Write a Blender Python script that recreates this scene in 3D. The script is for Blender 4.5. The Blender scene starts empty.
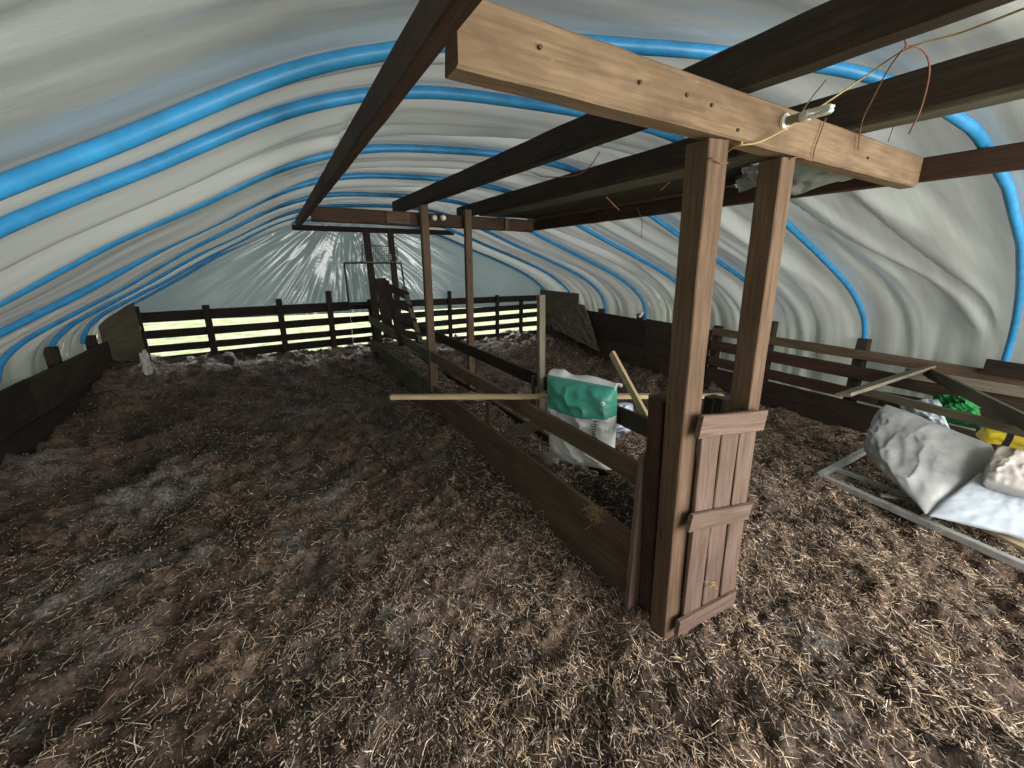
import bpy, math, random
import numpy as np
from mathutils import Vector, noise as mn

# ---------------------------------------------------------------- camera, world, light
C3 = bpy.context.scene
YAW, PITCH, ROLL, FPX, EYE = 29.8, 16.0, 0.55, 410.0, Vector((0, 0, 1.6))
def cam_axes():
    y, p, r = map(math.radians, (YAW, PITCH, ROLL))
    f = Vector((math.sin(y)*math.cos(p), math.cos(y)*math.cos(p), -math.sin(p)))
    r0 = Vector((math.cos(y), -math.sin(y), 0)); u0 = r0.cross(f)
    return r0*math.cos(r)+u0*math.sin(r), -r0*math.sin(r)+u0*math.cos(r), f
RI, UP, FW = cam_axes()
def W(px, py, ax, val):
    """point of the place seen at a photo pixel, on the plane where coordinate ax (0 X, 1 Y, 2 Z) is val"""
    d = FW*FPX + RI*(px-512) + UP*(384-py)
    return EYE + d*((val-EYE[ax])/d[ax])
cd = bpy.data.cameras.new('camera'); cam = bpy.data.objects.new('camera', cd)
C3.collection.objects.link(cam)
from mathutils import Matrix
m = Matrix((RI, UP, -FW)).transposed().to_4x4(); m.translation = EYE
cam.matrix_world = m
cd.sensor_width = 36; cd.lens = FPX/1024*36; cd.clip_start = .02; cd.clip_end = 200
C3.camera = cam
C3.view_settings.view_transform = 'Standard'; C3.view_settings.look = 'None'
C3.view_settings.gamma = 1; C3.view_settings.use_curve_mapping = False
C3.view_settings.exposure = 0.25

wd = bpy.data.worlds.new('overcast_sky'); C3.world = wd; wd.use_nodes = True
nt = wd.node_tree; bg = nt.nodes['Background']
tc = nt.nodes.new('ShaderNodeTexCoord'); sp = nt.nodes.new('ShaderNodeSeparateXYZ')
cr = nt.nodes.new('ShaderNodeValToRGB')
nt.links.new(tc.outputs['Generated'], sp.inputs[0]); nt.links.new(sp.outputs['Z'], cr.inputs[0])
cr.color_ramp.elements[0].position = 0.0; cr.color_ramp.elements[0].color = (.40, .46, .50, 1)
cr.color_ramp.elements[1].position = .95; cr.color_ramp.elements[1].color = (1.6, 1.68, 1.74, 1)
nt.links.new(cr.outputs[0], bg.inputs[0]); bg.inputs[1].default_value = .62

sd = bpy.data.lights.new('hazy_sun', 'SUN'); sd.energy = 4.5; sd.angle = math.radians(12); sd.color = (1, .96, .9)
so = bpy.data.objects.new('hazy_sun', sd); C3.collection.objects.link(so)
so.rotation_euler = Vector((-.22, -.85, -.50)).to_track_quat('-Z', 'Y').to_euler(); so.location = (2, 14, 6)
# daylight coming in at the open end of the tunnel, behind the photographer
ad = bpy.data.lights.new('entrance_daylight', 'AREA'); ad.shape = 'RECTANGLE'; ad.size = 4.6; ad.size_y = 1.9
ad.energy = 250; ad.color = (1, .96, .91)
ao = bpy.data.objects.new('entrance_daylight', ad); C3.collection.objects.link(ao)
ao.location = (3.0, -2.3, 1.55); ao.rotation_euler = Vector((0, 1, -.14)).to_track_quat('-Z', 'Y').to_euler()

rng = np.random.default_rng(7); random.seed(7)

# ---------------------------------------------------------------- materials
def newmat(name):
    mt = bpy.data.materials.new(name); mt.use_nodes = True
    n = mt.node_tree.nodes; l = mt.node_tree.links
    return mt, n, l, n['Principled BSDF'], n['Material Output']
def ramp(n, l, src, stops):
    c = n.new('ShaderNodeValToRGB'); e = c.color_ramp.elements
    while len(e) < len(stops): e.new(.5)
    for i, (p, col) in enumerate(stops): e[i].position = p; e[i].color = (*col, 1)
    l.new(src, c.inputs[0]); return c
def noise(n, l, vec, scale, detail=5, rough=.6, dist=0):
    t = n.new('ShaderNodeTexNoise'); t.inputs['Scale'].default_value = scale; t.inputs['Detail'].default_value = detail
    t.inputs['Roughness'].default_value = rough; t.inputs['Distortion'].default_value = dist
    if vec is not None: l.new(vec, t.inputs['Vector'])
    return t.outputs['Fac']
def mapping(n, l, src, sc):
    mp = n.new('ShaderNodeMapping'); mp.inputs['Scale'].default_value = sc; l.new(src, mp.inputs['Vector']); return mp.outputs[0]
def mixc(n, l, fac, a, b, mode='MIX'):
    m_ = n.new('ShaderNodeMix'); m_.data_type = 'RGBA'; m_.blend_type = mode
    for sock, v in ((m_.inputs[0], fac), (m_.inputs[6], a), (m_.inputs[7], b)):
        if hasattr(v, 'is_linked') or hasattr(v, 'links'): l.new(v, sock)
        elif isinstance(v, (int, float)): sock.default_value = v
        else: sock.default_value = (*v, 1)
    return m_.outputs[2]
def bump(n, l, src, bs, strength=.4, dist=.004):
    b = n.new('ShaderNodeBump'); b.inputs['Strength'].default_value = strength; b.inputs['Distance'].default_value = dist
    l.new(src, b.inputs['Height']); l.new(b.outputs[0], bs.inputs['Normal'])

def wood(name, dark, light, stain=(.03, .02, .015), amt=.5, rough=.75, spec=.25):
    mt, n, l, bs, out = newmat(name)
    tc = n.new('ShaderNodeTexCoord'); uv = tc.outputs['UV']
    g = noise(n, l, mapping(n, l, uv, (2.2, 38, 1)), 1.6, 6, .65, .6)
    g2 = noise(n, l, mapping(n, l, uv, (1, 12, 1)), 1.3, 3, .5, .3)
    col = ramp(n, l, g, [(.3, dark), (.7, light)]).outputs[0]
    st = noise(n, l, mapping(n, l, uv, (1.4, 3.5, 1)), 1.7, 4, .6)
    st = ramp(n, l, st, [(.45, (0, 0, 0)), (.72, (amt, amt, amt))]).outputs[0]
    col = mixc(n, l, st, col, stain)
    mud = noise(n, l, mapping(n, l, uv, (9, 22, 1)), 2.1, 5, .7)
    mudr = ramp(n, l, mud, [(.62, (0, 0, 0)), (.70, (.35, .35, .35))]).outputs[0]
    col = mixc(n, l, mudr, col, tuple(c*1.35+.01 for c in light))
    vo = n.new('ShaderNodeTexVoronoi'); l.new(mapping(n, l, uv, (1.2, 9, 1)), vo.inputs['Vector']); vo.inputs['Scale'].default_value = 1.4
    kn = ramp(n, l, vo.outputs['Distance'], [(.045, (.75, .75, .75)), (.075, (0, 0, 0))]).outputs[0]
    col = mixc(n, l, kn, col, tuple(c*.4 for c in dark))
    l.new(col, bs.inputs['Base Color']); bs.inputs['Roughness'].default_value = rough
    bs.inputs['Specular IOR Level'].default_value = spec
    ad_ = n.new('ShaderNodeMath'); ad_.operation = 'ADD'; l.new(g, ad_.inputs[0]); l.new(g2, ad_.inputs[1])
    bump(n, l, ad_.outputs[0], bs, .45, .004)
    return mt
M = {}
M['pine'] = wood('weathered_pine', (.155, .10, .06), (.30, .205, .13), (.10, .058, .035), .85)
M['post'] = wood('brown_post_timber', (.085, .050, .031), (.195, .126, .080), (.08, .045, .026), .6)
M['dark'] = wood('dark_stained_timber', (.026, .018, .013), (.065, .045, .032), (.015, .01, .008), .6)
M['black'] = wood('blackened_timber', (.016, .011, .010), (.042, .028, .023), (.01, .007, .006), .6)
M['rail'] = wood('brown_rail_timber', (.095, .062, .042), (.175, .118, .08), (.04, .025, .016), .5)
M['red'] = wood('reddish_dark_timber', (.045, .024, .017), (.09, .05, .036), (.02, .01, .008), .5)
M['green'] = wood('mossy_grey_timber', (.07, .062, .042), (.16, .145, .105), (.03, .026, .018), .5)
M['lightwood'] = wood('pale_sawn_batten', (.38, .29, .16), (.58, .46, .28), (.2, .14, .07), .4)
M['hatch'] = wood('hatch_boards', (.105, .066, .052), (.225, .155, .122), (.09, .05, .035), .55)
M['greywood'] = wood('grey_weathered_plank', (.13, .11, .08), (.27, .235, .175), (.06, .05, .035), .5)
M['ply'] = wood('mouldy_plywood', (.075, .065, .042), (.13, .115, .078), (.05, .042, .028), .7)

def film(name, col, trans, gloss, holes=0.0, clear=0.0, scale=1):
    mt, n, l, bs, out = newmat(name); n.remove(bs)
    tc = n.new('ShaderNodeTexCoord'); ob = tc.outputs['Object']
    dirt_shade = noise(n, l, mapping(n, l, ob, (.22, 3.2, .22)), 1.5, 5, .55, .2)  # dirt streaks, strengthened to put shadow zones into the film colour
    dcol = ramp(n, l, dirt_shade, [(.34, tuple(c*.66 for c in col)), (.58, col)]).outputs[0]
    d = n.new('ShaderNodeBsdfDiffuse'); t = n.new('ShaderNodeBsdfTranslucent'); g = n.new('ShaderNodeBsdfGlossy')
    g.inputs['Roughness'].default_value = .2
    l.new(dcol, d.inputs[0])
    l.new(ramp(n, l, dirt_shade, [(.34, tuple(c*.62 for c in trans)), (.58, trans)]).outputs[0], t.inputs[0])
    b = n.new('ShaderNodeBump'); b.inputs['Strength'].default_value = .25; b.inputs['Distance'].default_value = .01
    l.new(noise(n, l, mapping(n, l, ob, (1, 4, 1)), 5, 4, .6), b.inputs['Height'])
    for s in (d, t, g): l.new(b.outputs[0], s.inputs['Normal'])
    m1 = n.new('ShaderNodeMixShader'); m1.inputs[0].default_value = .5; l.new(d.outputs[0], m1.inputs[1]); l.new(t.outputs[0], m1.inputs[2])
    lw = n.new('ShaderNodeLayerWeight'); lw.inputs[0].default_value = .5; fr = n.new('ShaderNodeMath'); fr.operation = 'POWER'; l.new(lw.outputs['Facing'], fr.inputs[0]); fr.inputs[1].default_value = 3.0
    mm = n.new('ShaderNodeMath'); mm.operation = 'MULTIPLY_ADD'; mm.inputs[1].default_value = gloss*.6; mm.inputs[2].default_value = .09*gloss; l.new(fr.outputs[0], mm.inputs[0])
    m2 = n.new('ShaderNodeMixShader'); l.new(mm.outputs[0], m2.inputs[0]); l.new(m1.outputs[0], m2.inputs[1]); l.new(g.outputs[0], m2.inputs[2])
    last = m2.outputs[0]
    if holes or clear:
        tr = n.new('ShaderNodeBsdfTransparent'); fac = None
        vo = n.new('ShaderNodeTexVoronoi'); vo.inputs['Scale'].default_value = 1.9*scale; l.new(ob, vo.inputs['Vector'])
        h = n.new('ShaderNodeMath'); h.operation = 'LESS_THAN'; h.inputs[1].default_value = holes; l.new(vo.outputs['Distance'], h.inputs[0]); fac = h.outputs[0]
        if clear:
            pn = noise(n, l, mapping(n, l, ob, (.55, 1.6, .55)), 1.0, 3, .5)
            fine = noise(n, l, mapping(n, l, ob, (3, 13, 3)), 2.0, 4, .6)
            r1 = ramp(n, l, pn, [(.56, (0, 0, 0)), (.64, (1, 1, 1))]).outputs[0]
            r2 = ramp(n, l, fine, [(.54, (0, 0, 0)), (.66, (clear,)*3)]).outputs[0]
            yy = n.new('ShaderNodeSeparateXYZ'); l.new(ob, yy.inputs[0])
            far = n.new('ShaderNodeMapRange'); far.inputs[1].default_value = 3.6; far.inputs[2].default_value = 4.6
            l.new(yy.outputs['Y'], far.inputs[0])
            q = n.new('ShaderNodeMath'); q.operation = 'MULTIPLY'; l.new(r1, q.inputs[0]); l.new(r2, q.inputs[1])
            q3 = n.new('ShaderNodeMath'); q3.operation = 'MULTIPLY'; l.new(q.outputs[0], q3.inputs[0]); l.new(far.outputs[0], q3.inputs[1])
            q2 = n.new('ShaderNodeMath'); q2.operation = 'MAXIMUM'; l.new(q3.outputs[0], q2.inputs[0]); l.new(fac, q2.inputs[1]); fac = q2.outputs[0]
        m3 = n.new('ShaderNodeMixShader'); l.new(fac, m3.inputs[0]); l.new(last, m3.inputs[1]); l.new(tr.outputs[0], m3.inputs[2]); last = m3.outputs[0]
    l.new(last, out.inputs[0]); return mt
M['film'] = film('white_polythene_film', (.52, .54, .515), (.275, .288, .272), .8, .016, .6)
M['endfilm'] = film('sky_tinted_polythene_film', (.36, .43, .46), (.12, .155, .17), 1.3, .02)  # bluish cast of the sky light is put into this film's colours

def plain(name, col, rough=.5, spec=.5, var=.15, sc=20, metal=0, bmp=.2, bd=.003, tr=0):
    mt, n, l, bs, out = newmat(name)
    tc = n.new('ShaderNodeTexCoord'); f = noise(n, l, tc.outputs['Object'], sc, 4, .6)
    c = ramp(n, l, f, [(.3, tuple(x*(1-var) for x in col)), (.7, tuple(min(1, x*(1+var)) for x in col))]).outputs[0]
    l.new(c, bs.inputs['Base Color']); bs.inputs['Roughness'].default_value = rough
    bs.inputs['Specular IOR Level'].default_value = spec; bs.inputs['Metallic'].default_value = metal
    if tr: bs.inputs['Transmission Weight'].default_value = tr
    bump(n, l, f, bs, bmp, bd); return mt
M['blue'] = plain('blue_water_pipe', (.04, .31, .68), .38, .5, .18, 14)
M['rust'] = plain('rusty_wire', (.20, .09, .06), .8, .3, .3, 60)
M['cable'] = plain('old_tan_cable', (.42, .30, .14), .6, .4, .2, 30)
M['yellowcord'] = plain('yellow_twine', (.75, .58, .10), .7, .3)
M['white'] = plain('white_bakelite', (.75, .74, .70), .35, .5, .06, 30)
M['grey'] = plain('grey_bakelite', (.24, .22, .20), .5, .5, .1, 30)
M['glass'] = plain('frosted_lamp_glass', (.85, .88, .84), .2, .5, .03, 30)
M['galv'] = plain('dull_galvanised_metal', (.40, .40, .38), .55, .5, .25, 16, .35)
M['darkmetal'] = plain('dark_iron', (.05, .04, .036), .7, .4, .3, 20)
M['bagwhite'] = plain('white_bag_film', (.74, .76, .76), .42, .5, .06, 12)
M['baggreen'] = plain('green_bag_film', (.06, .33, .25), .4, .5, .12, 8)
M['woven'] = plain('dirty_white_woven_sack', (.40, .41, .41), .5, .5, .32, 5, 0, .4, .006)
M['woven2'] = plain('grey_dirty_sack', (.36, .34, .32), .45, .5, .4, 6, 0, .4, .006)
M['paleblue'] = plain('pale_blue_plastic_sheet', (.48, .54, .60), .4, .5, .12, 5)
M['clearbag'] = plain('crumpled_clear_blue_plastic', (.33, .40, .48), .25, .8, .35, 14, 0, .5, .008)
M['netting'] = plain('green_netting', (.015, .20, .05), .6, .4, .7, 42, 0, .9, .02)
M['yellow'] = plain('yellow_plastic_tape', (.70, .55, .03), .45, .5, .1, 10)
M['ink'] = plain('black_print', (.02, .02, .025), .6, .2, .05)
M['greyink'] = plain('grey_print', (.40, .42, .44), .6, .2, .05)
M['stone'] = plain('pitted_concrete', (.20, .17, .14), .9, .2, .35, 14, 0, .8, .01)
M['chalk'] = plain('chalky_white_lime', (.55, .54, .50), .9, .2, .25, 20, 0, .6, .01)
M['tarp'] = plain('dirty_brown_tarpaulin', (.10, .078, .058), .7, .3, .35, 5, 0, .5, .01)

def attr_mat(name, rough, bs_=.5, scale=60, dist=.006):
    mt, n, l, bs, out = newmat(name)
    a = n.new('ShaderNodeVertexColor'); a.layer_name = 'tint'
    tc = n.new('ShaderNodeTexCoord'); ob = tc.outputs['Object']
    f = noise(n, l, ob, scale, 6, .7); f2 = noise(n, l, ob, scale*.22, 5, .65)
    k = ramp(n, l, f, [(.3, (.28, .26, .25)), (.5, (.95, .95, .95)), (.7, (2.1, 2.0, 1.9))]).outputs[0]
    k2 = ramp(n, l, f2, [(.3, (.6, .58, .56)), (.7, (1.35, 1.3, 1.25))]).outputs[0]
    c = mixc(n, l, 1.0, a.outputs[0], k, 'MULTIPLY'); c = mixc(n, l, 1.0, c, k2, 'MULTIPLY')
    l.new(c, bs.inputs['Base Color']); bs.inputs['Roughness'].default_value = rough; bs.inputs['Specular IOR Level'].default_value = .35
    bump(n, l, f, bs, bs_, dist); return mt
M['litter'] = attr_mat('trodden_manure_and_straw', .7, .9, 55, .012)
M['straw'] = attr_mat('loose_straw', .6, .2, 25, .001)
def grassmat():
    mt, n, l, bs, out = newmat('bright_meadow_grass')
    tc = n.new('ShaderNodeTexCoord')
    f = noise(n, l, tc.outputs['Object'], 2.5, 7, .7)
    l.new(ramp(n, l, f, [(.34, (.20, .30, .08)), (.5, (.46, .52, .26)), (.66, (.72, .76, .54))]).outputs[0], bs.inputs['Base Color'])
    bs.inputs['Roughness'].default_value = .9; bump(n, l, f, bs, .5, .03); return mt
M['grass'] = grassmat()

# ---------------------------------------------------------------- builders
def link(o): C3.collection.objects.link(o); return o
def tag(o, label=None, cat=None, group=None, kind=None):
    for k, v in (('label', label), ('category', cat), ('group', group), ('kind', kind)):
        if v: o[k] = v
    return o
def thing(name, label, cat, loc, group=None):
    o = bpy.data.objects.new(name, None); o.empty_display_size = .1; link(o); o.location = Vector(loc)
    return tag(o, label, cat, group)
class G:
    """mesh collector: vertices in world coordinates"""
    def __init__(s): s.v = []; s.f = []; s.uv = []
    def add(s, vs, fs, uvs):
        b = len(s.v); s.v += [tuple(v) for v in vs]
        s.f += [tuple(b+i for i in f) for f in fs]; s.uv += uvs
    def build(s, name, mat, parent=None, origin=None, smooth=False, mats=None, midx=None):
        org = Vector(parent.location) if parent is not None else Vector(origin if origin is not None else s.v[0])
        if parent is not None and parent.parent is not None: org = org + Vector(parent.parent.location)
        me = bpy.data.meshes.new(name)
        me.from_pydata([(x-org.x, y-org.y, z-org.z) for x, y, z in s.v], [], s.f)
        ul = me.uv_layers.new(name='UVMap'); flat = [c for u in s.uv for c in u]
        if len(flat) == len(ul.data)*2: ul.data.foreach_set('uv', flat)
        for mt in (mats or [mat]): me.materials.append(mt)
        if midx: me.polygons.foreach_set('material_index', midx)
        if smooth: me.polygons.foreach_set('use_smooth', [True]*len(me.polygons))
        me.update()
        o = bpy.data.objects.new(name, me); link(o)
        if parent is not None: o.parent = parent
        else: o.location = org
        return o
def beam(g, p0, p1, w, h, up=(0, 0, 1), jit=.0018, seg=.14, ch=None, rough_end=0):
    """sawn timber from p0 to p1 (centre line), w across, h along 'up'"""
    p0, p1 = Vector(p0), Vector(p1); d = p1-p0; L = d.length; d.normalize()
    side = d.cross(Vector(up)).normalized(); u = side.cross(d).normalized()
    n = max(2, int(L/seg)+1); ch = ch if ch is not None else min(w, h)*.09
    a, b = w/2, h/2
    ring = [(-a+ch, -b), (a-ch, -b), (a, -b+ch), (a, b-ch), (a-ch, b), (-a+ch, b), (-a, b-ch), (-a, -b+ch)]
    cum = [0]
    for i in range(8): q, r = ring[i], ring[(i+1) % 8]; cum.append(cum[-1]+math.hypot(q[0]-r[0], q[1]-r[1]))
    off = random.random()*40; offv = random.random()*9
    vs = []; j = lambda: random.uniform(-jit, jit)
    bowx, bowz = random.uniform(-1, 1)*L*.0012, random.uniform(-1, 1)*L*.0012
    for i in range(n+1):
        t = i/n; bw = math.sin(math.pi*t)
        c = p0+d*(L*t)+side*(bowx*bw)+u*(bowz*bw); sx = 1+j()/w*1.2; sz = 1+j()/h*1.2
        for x, z in ring:
            e = Vector((0, 0, 0))
            if i in (0, n) and rough_end: e = d*random.uniform(-rough_end, rough_end)
            vs.append(c+side*(x*sx+j()*.5)+u*(z*sz+j()*.5)+e)
    fs = []; uvs = []
    for i in range(n):
        for k in range(8):
            k2 = (k+1) % 8
            fs.append((i*8+k, i*8+k2, (i+1)*8+k2, (i+1)*8+k))
            u0, u1 = off+L*i/n, off+L*(i+1)/n; v0, v1 = offv+cum[k], offv+cum[k+1]
            uvs += [(u0, v0), (u0, v1), (u1, v1), (u1, v0)]
    fs.append(tuple(reversed(range(8)))); uvs += [(off+ring[k][0], offv+ring[k][1]) for k in reversed(range(8))]
    fs.append(tuple(n*8+k for k in range(8))); uvs += [(off+ring[k][0], offv+ring[k][1]) for k in range(8)]
    g.add(vs, fs, uvs)
def board(name, p0, p1, w, h, mat, parent=None, up=(0, 0, 1), **k):
    g = G(); beam(g, p0, p1, w, h, up, **k); return g.build(name, M[mat], parent, origin=p0)
def catmull(pts, n):
    P = [Vector(p) for p in pts]; P = [P[0]*2-P[1]]+P+[P[-1]*2-P[-2]]; out = []
    for i in range(1, len(P)-2):
        for k in range(n):
            t = k/n; a, b, c, d = P[i-1:i+3]
            out.append(.5*((2*b)+(c-a)*t+(2*a-5*b+4*c-d)*t*t+(3*b-a-3*c+d)*t**3))
    out.append(P[-2].copy()); return out
def tube(g, pts, r, k=8):
    pts = [Vector(p) for p in pts]; n = len(pts); vs = []; fs = []; uvs = []
    t0 = (pts[1]-pts[0]).normalized(); a = t0.orthogonal().normalized()
    for i, p in enumerate(pts):
        t = (pts[min(i+1, n-1)]-pts[max(i-1, 0)]).normalized()
        a = (a-t*a.dot(t)).normalized(); b = t.cross(a); rr = r(i/(n-1)) if callable(r) else r
        for q in range(k):
            an = 2*math.pi*q/k; vs.append(p+a*(math.cos(an)*rr)+b*(math.sin(an)*rr))
    for i in range(n-1):
        for q in range(k):
            q2 = (q+1) % k; fs.append((i*k+q, i*k+q2, (i+1)*k+q2, (i+1)*k+q)); uvs += [(i*.05, q/k), (i*.05, (q+1)/k), (i*.05+.05, (q+1)/k), (i*.05+.05, q/k)]
    fs.append(tuple(reversed(range(k)))); uvs += [(0, 0)]*k
    fs.append(tuple((n-1)*k+q for q in range(k))); uvs += [(0, 0)]*k
    g.add(vs, fs, uvs)
def grid_mesh(name, P, mat, parent=None, smooth=True, tint=None, origin=(0, 0, 0)):
    nu, nv = P.shape[:2]; me = bpy.data.meshes.new(name)
    idx = np.arange(nu*nv).reshape(nu, nv)
    q = np.stack([idx[:-1, :-1], idx[1:, :-1], idx[1:, 1:], idx[:-1, 1:]], -1).reshape(-1, 4)
    me.vertices.add(nu*nv); me.vertices.foreach_set('co', (P.reshape(-1, 3)-np.array(origin)).astype(np.float32).ravel())
    me.loops.add(q.size); me.loops.foreach_set('vertex_index', q.ravel().astype(np.int32))
    me.polygons.add(len(q)); me.polygons.foreach_set('loop_start', np.arange(0, q.size, 4, dtype=np.int32))
    me.update(calc_edges=True)
    if smooth: me.polygons.foreach_set('use_smooth', np.ones(len(q), bool))
    if tint is not None:
        ca = me.color_attributes.new('tint', 'FLOAT_COLOR', 'POINT')
        ca.data.foreach_set('color', np.concatenate([tint.reshape(-1, 3), np.ones((nu*nv, 1))], 1).astype(np.float32).ravel())
    me.materials.append(mat); me.update()
    o = bpy.data.objects.new(name, me); link(o); o.location = origin
    if parent is not None: o.parent = parent; o.location = (0, 0, 0)
    return o

def hashn(ix, iy, s):
    h = (ix.astype(np.int64)*374761393 + iy.astype(np.int64)*668265263 + s*1442695041) & 0xffffffff
    h = ((h ^ (h >> 13))*1274126177) & 0xffffffff
    return ((h ^ (h >> 16)) & 0xffff)/65535.0
def vn(x, y, s=0):
    ix, iy = np.floor(x), np.floor(y); fx, fy = x-ix, y-iy; fx = fx*fx*(3-2*fx); fy = fy*fy*(3-2*fy)
    a, b, c, d = hashn(ix, iy, s), hashn(ix+1, iy, s), hashn(ix, iy+1, s), hashn(ix+1, iy+1, s)
    return (a*(1-fx)+b*fx)*(1-fy)+(c*(1-fx)+d*fx)*fy
def fbm(x, y, s=0, o=4, g=.5):
    v = 0; a = 1; t = 0
    for i in range(o): v = v+a*vn(x*2**i+i*17.3, y*2**i-i*9.1, s+i); t += a; a *= g
    return v/t

# ---------------------------------------------------------------- ground outside and litter floor
g = G(); S = 60
g.add([(-S, -S, -.16), (S, -S, -.16), (S, S, -.16), (-S, S, -.16)], [(0, 1, 2, 3)], [(0, 0)]*4)
tag(g.build('ground', M['grass'], origin=(0, 0, -.16)), 'bright sunlit meadow grass seen through the gaps of the end fence', None, None, 'structure')

def sstep(a, b, x): t = np.clip((x-a)/(b-a), 0, 1); return t*t*(3-2*t)
def litter_h(x, y):
    u = x*.8+y*.6; v = -x*.6+y*.8
    h = .15*(fbm(u*1.1, v*2.0, 3, 4)-.5)
    r = 1-np.abs(2*fbm(u*1.6, v*3.6, 21, 3)-1); h = h+.10*(r-.6)
    h = h*(.55+.6*sstep(1.2, 3.5, y))
    clod = fbm(x*11, y*11, 5, 3, .6)
    h = h+.065*np.maximum(clod-.45, 0)*2*(.6+.8*fbm(x*2, y*2, 8, 2)) + .010*(fbm(x*38, y*38, 9, 2)-.5)
    h = h-.035*sstep(.62, .75, fbm(x*4.5, y*4.5, 31, 3))
    h = h+(.17+.07*(1-sstep(-.9, .2, x)))*sstep(5.0, 7.3, y)
    h = h+.10*sstep(-1.3, -1.9, x)
    # bank against the feed trough
    h = h+.07*np.exp(-((x-1.25)/.22)**2)*sstep(1.6, 3.0, y)
    ins = sstep(1.375, 1.42, x)*(1-sstep(1.74, 1.775, x))*sstep(1.2, 1.34, y)
    base = .25+.15*np.exp(-((y-1.45)/.30)**2)*sstep(1.45, 1.65, x)
    h = h*(1-.55*ins)+base*ins
    h = h+.22*np.exp(-((x-2.0)/.25)**2-((y-1.9)/.55)**2)*(1-ins)*sstep(1.77, 1.83, x)
    near = np.exp(-((x-1.6)/.5)**2-((y-.95)/.35)**2)
    h = h+.03*near
    return h
xs = np.concatenate([np.arange(-2.05, -.6, .022), np.arange(-.6, 3.4, .0105), np.arange(3.4, 5.35, .022)])
ys = [-.9]
while ys[-1] < 7.66: ys.append(ys[-1]+.0105+max(0, ys[-1]-2.6)*.0045)
ys = np.array(ys); X, Y = np.meshgrid(xs, ys, indexing='ij'); Z = litter_h(X, Y)
def gb(px, py, r, rx=None):
    p = W(px, py, 2, 0.05); return np.exp(-((X-p.x)/r)**2-((Y-p.y)/(rx or r))**2)
t1 = fbm(X*1.3, Y*1.3, 40, 4)[..., None]; t2 = fbm(X*6, Y*6, 44, 4)[..., None]; t3 = fbm(X*22, Y*22, 47, 3)[..., None]
brown = np.array([.095, .064, .047]); dk = np.array([.022, .015, .012]); tan = np.array([.23, .17, .122]); gr = np.array([.20, .197, .20])
col = brown*(.6+.8*t1)
col = col+(tan-col)*np.clip((t2-.5)*3.2, 0, 1)*.8*(1-.55*sstep(3.2, 5.5, Y))[..., None]
col = col+(dk-col)*np.clip((.47-t3)*4, 0, 1)*.9
col = col+(dk-col)*(sstep(.5, .62, fbm(X*2.6, Y*2.6, 61, 4))*.65)[..., None]
mask = 0
for px, py, r, ry, a in ((40, 590, .16, .22, .9), (110, 570, .16, .22, .8), (130, 500, .20, .32, 1), (185, 480, .2, .3, .8), (200, 545, .10, .15, .5), (292, 530, .07, .09, 1.1),
                     (335, 490, .16, .2, .75), (235, 610, .06, .12, 1), (320, 655, .06, .06, .9), (20, 720, .06, .06, 1), (60, 745, .05, .08, .9), (395, 610, .05, .05, .9),
                     (435, 635, .06, .05, .8), (810, 635, .10, .08, 1.0), (845, 735, .12, .09, .45), (40, 475, .15, .3, .8), (170, 460, .06, .15, .8), (90, 640, .12, .15, .6), (300, 410, .25, .15, .5), (400, 340, .3, .3, .5), (390, 430, .15, .3, .35)):
    mask = mask+a*gb(px, py, r, ry)
mask = mask+.25*sstep(.6, .7, fbm(X*1.4, Y*1.4, 71, 3))
mask = np.clip(mask, 0, 1)*sstep(.36, .62, fbm(X*9, Y*9, 73, 4))
mask = mask+.85*np.exp(-((X-1.9)/1.9)**2-((Y-6.8)/1.1)**2)*sstep(.50, .62, fbm(X*6, Y*6, 75, 4))
col = col+(gr*1.15-col)*np.clip(mask, 0, 1)[..., None]*.9
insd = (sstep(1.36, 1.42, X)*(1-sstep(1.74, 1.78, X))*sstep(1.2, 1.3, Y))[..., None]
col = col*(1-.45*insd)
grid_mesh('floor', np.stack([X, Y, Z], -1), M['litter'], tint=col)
tag(bpy.data.objects['floor'], 'trodden brown manure and straw bedding with pale mouldy patches', None, None, 'structure')

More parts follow.
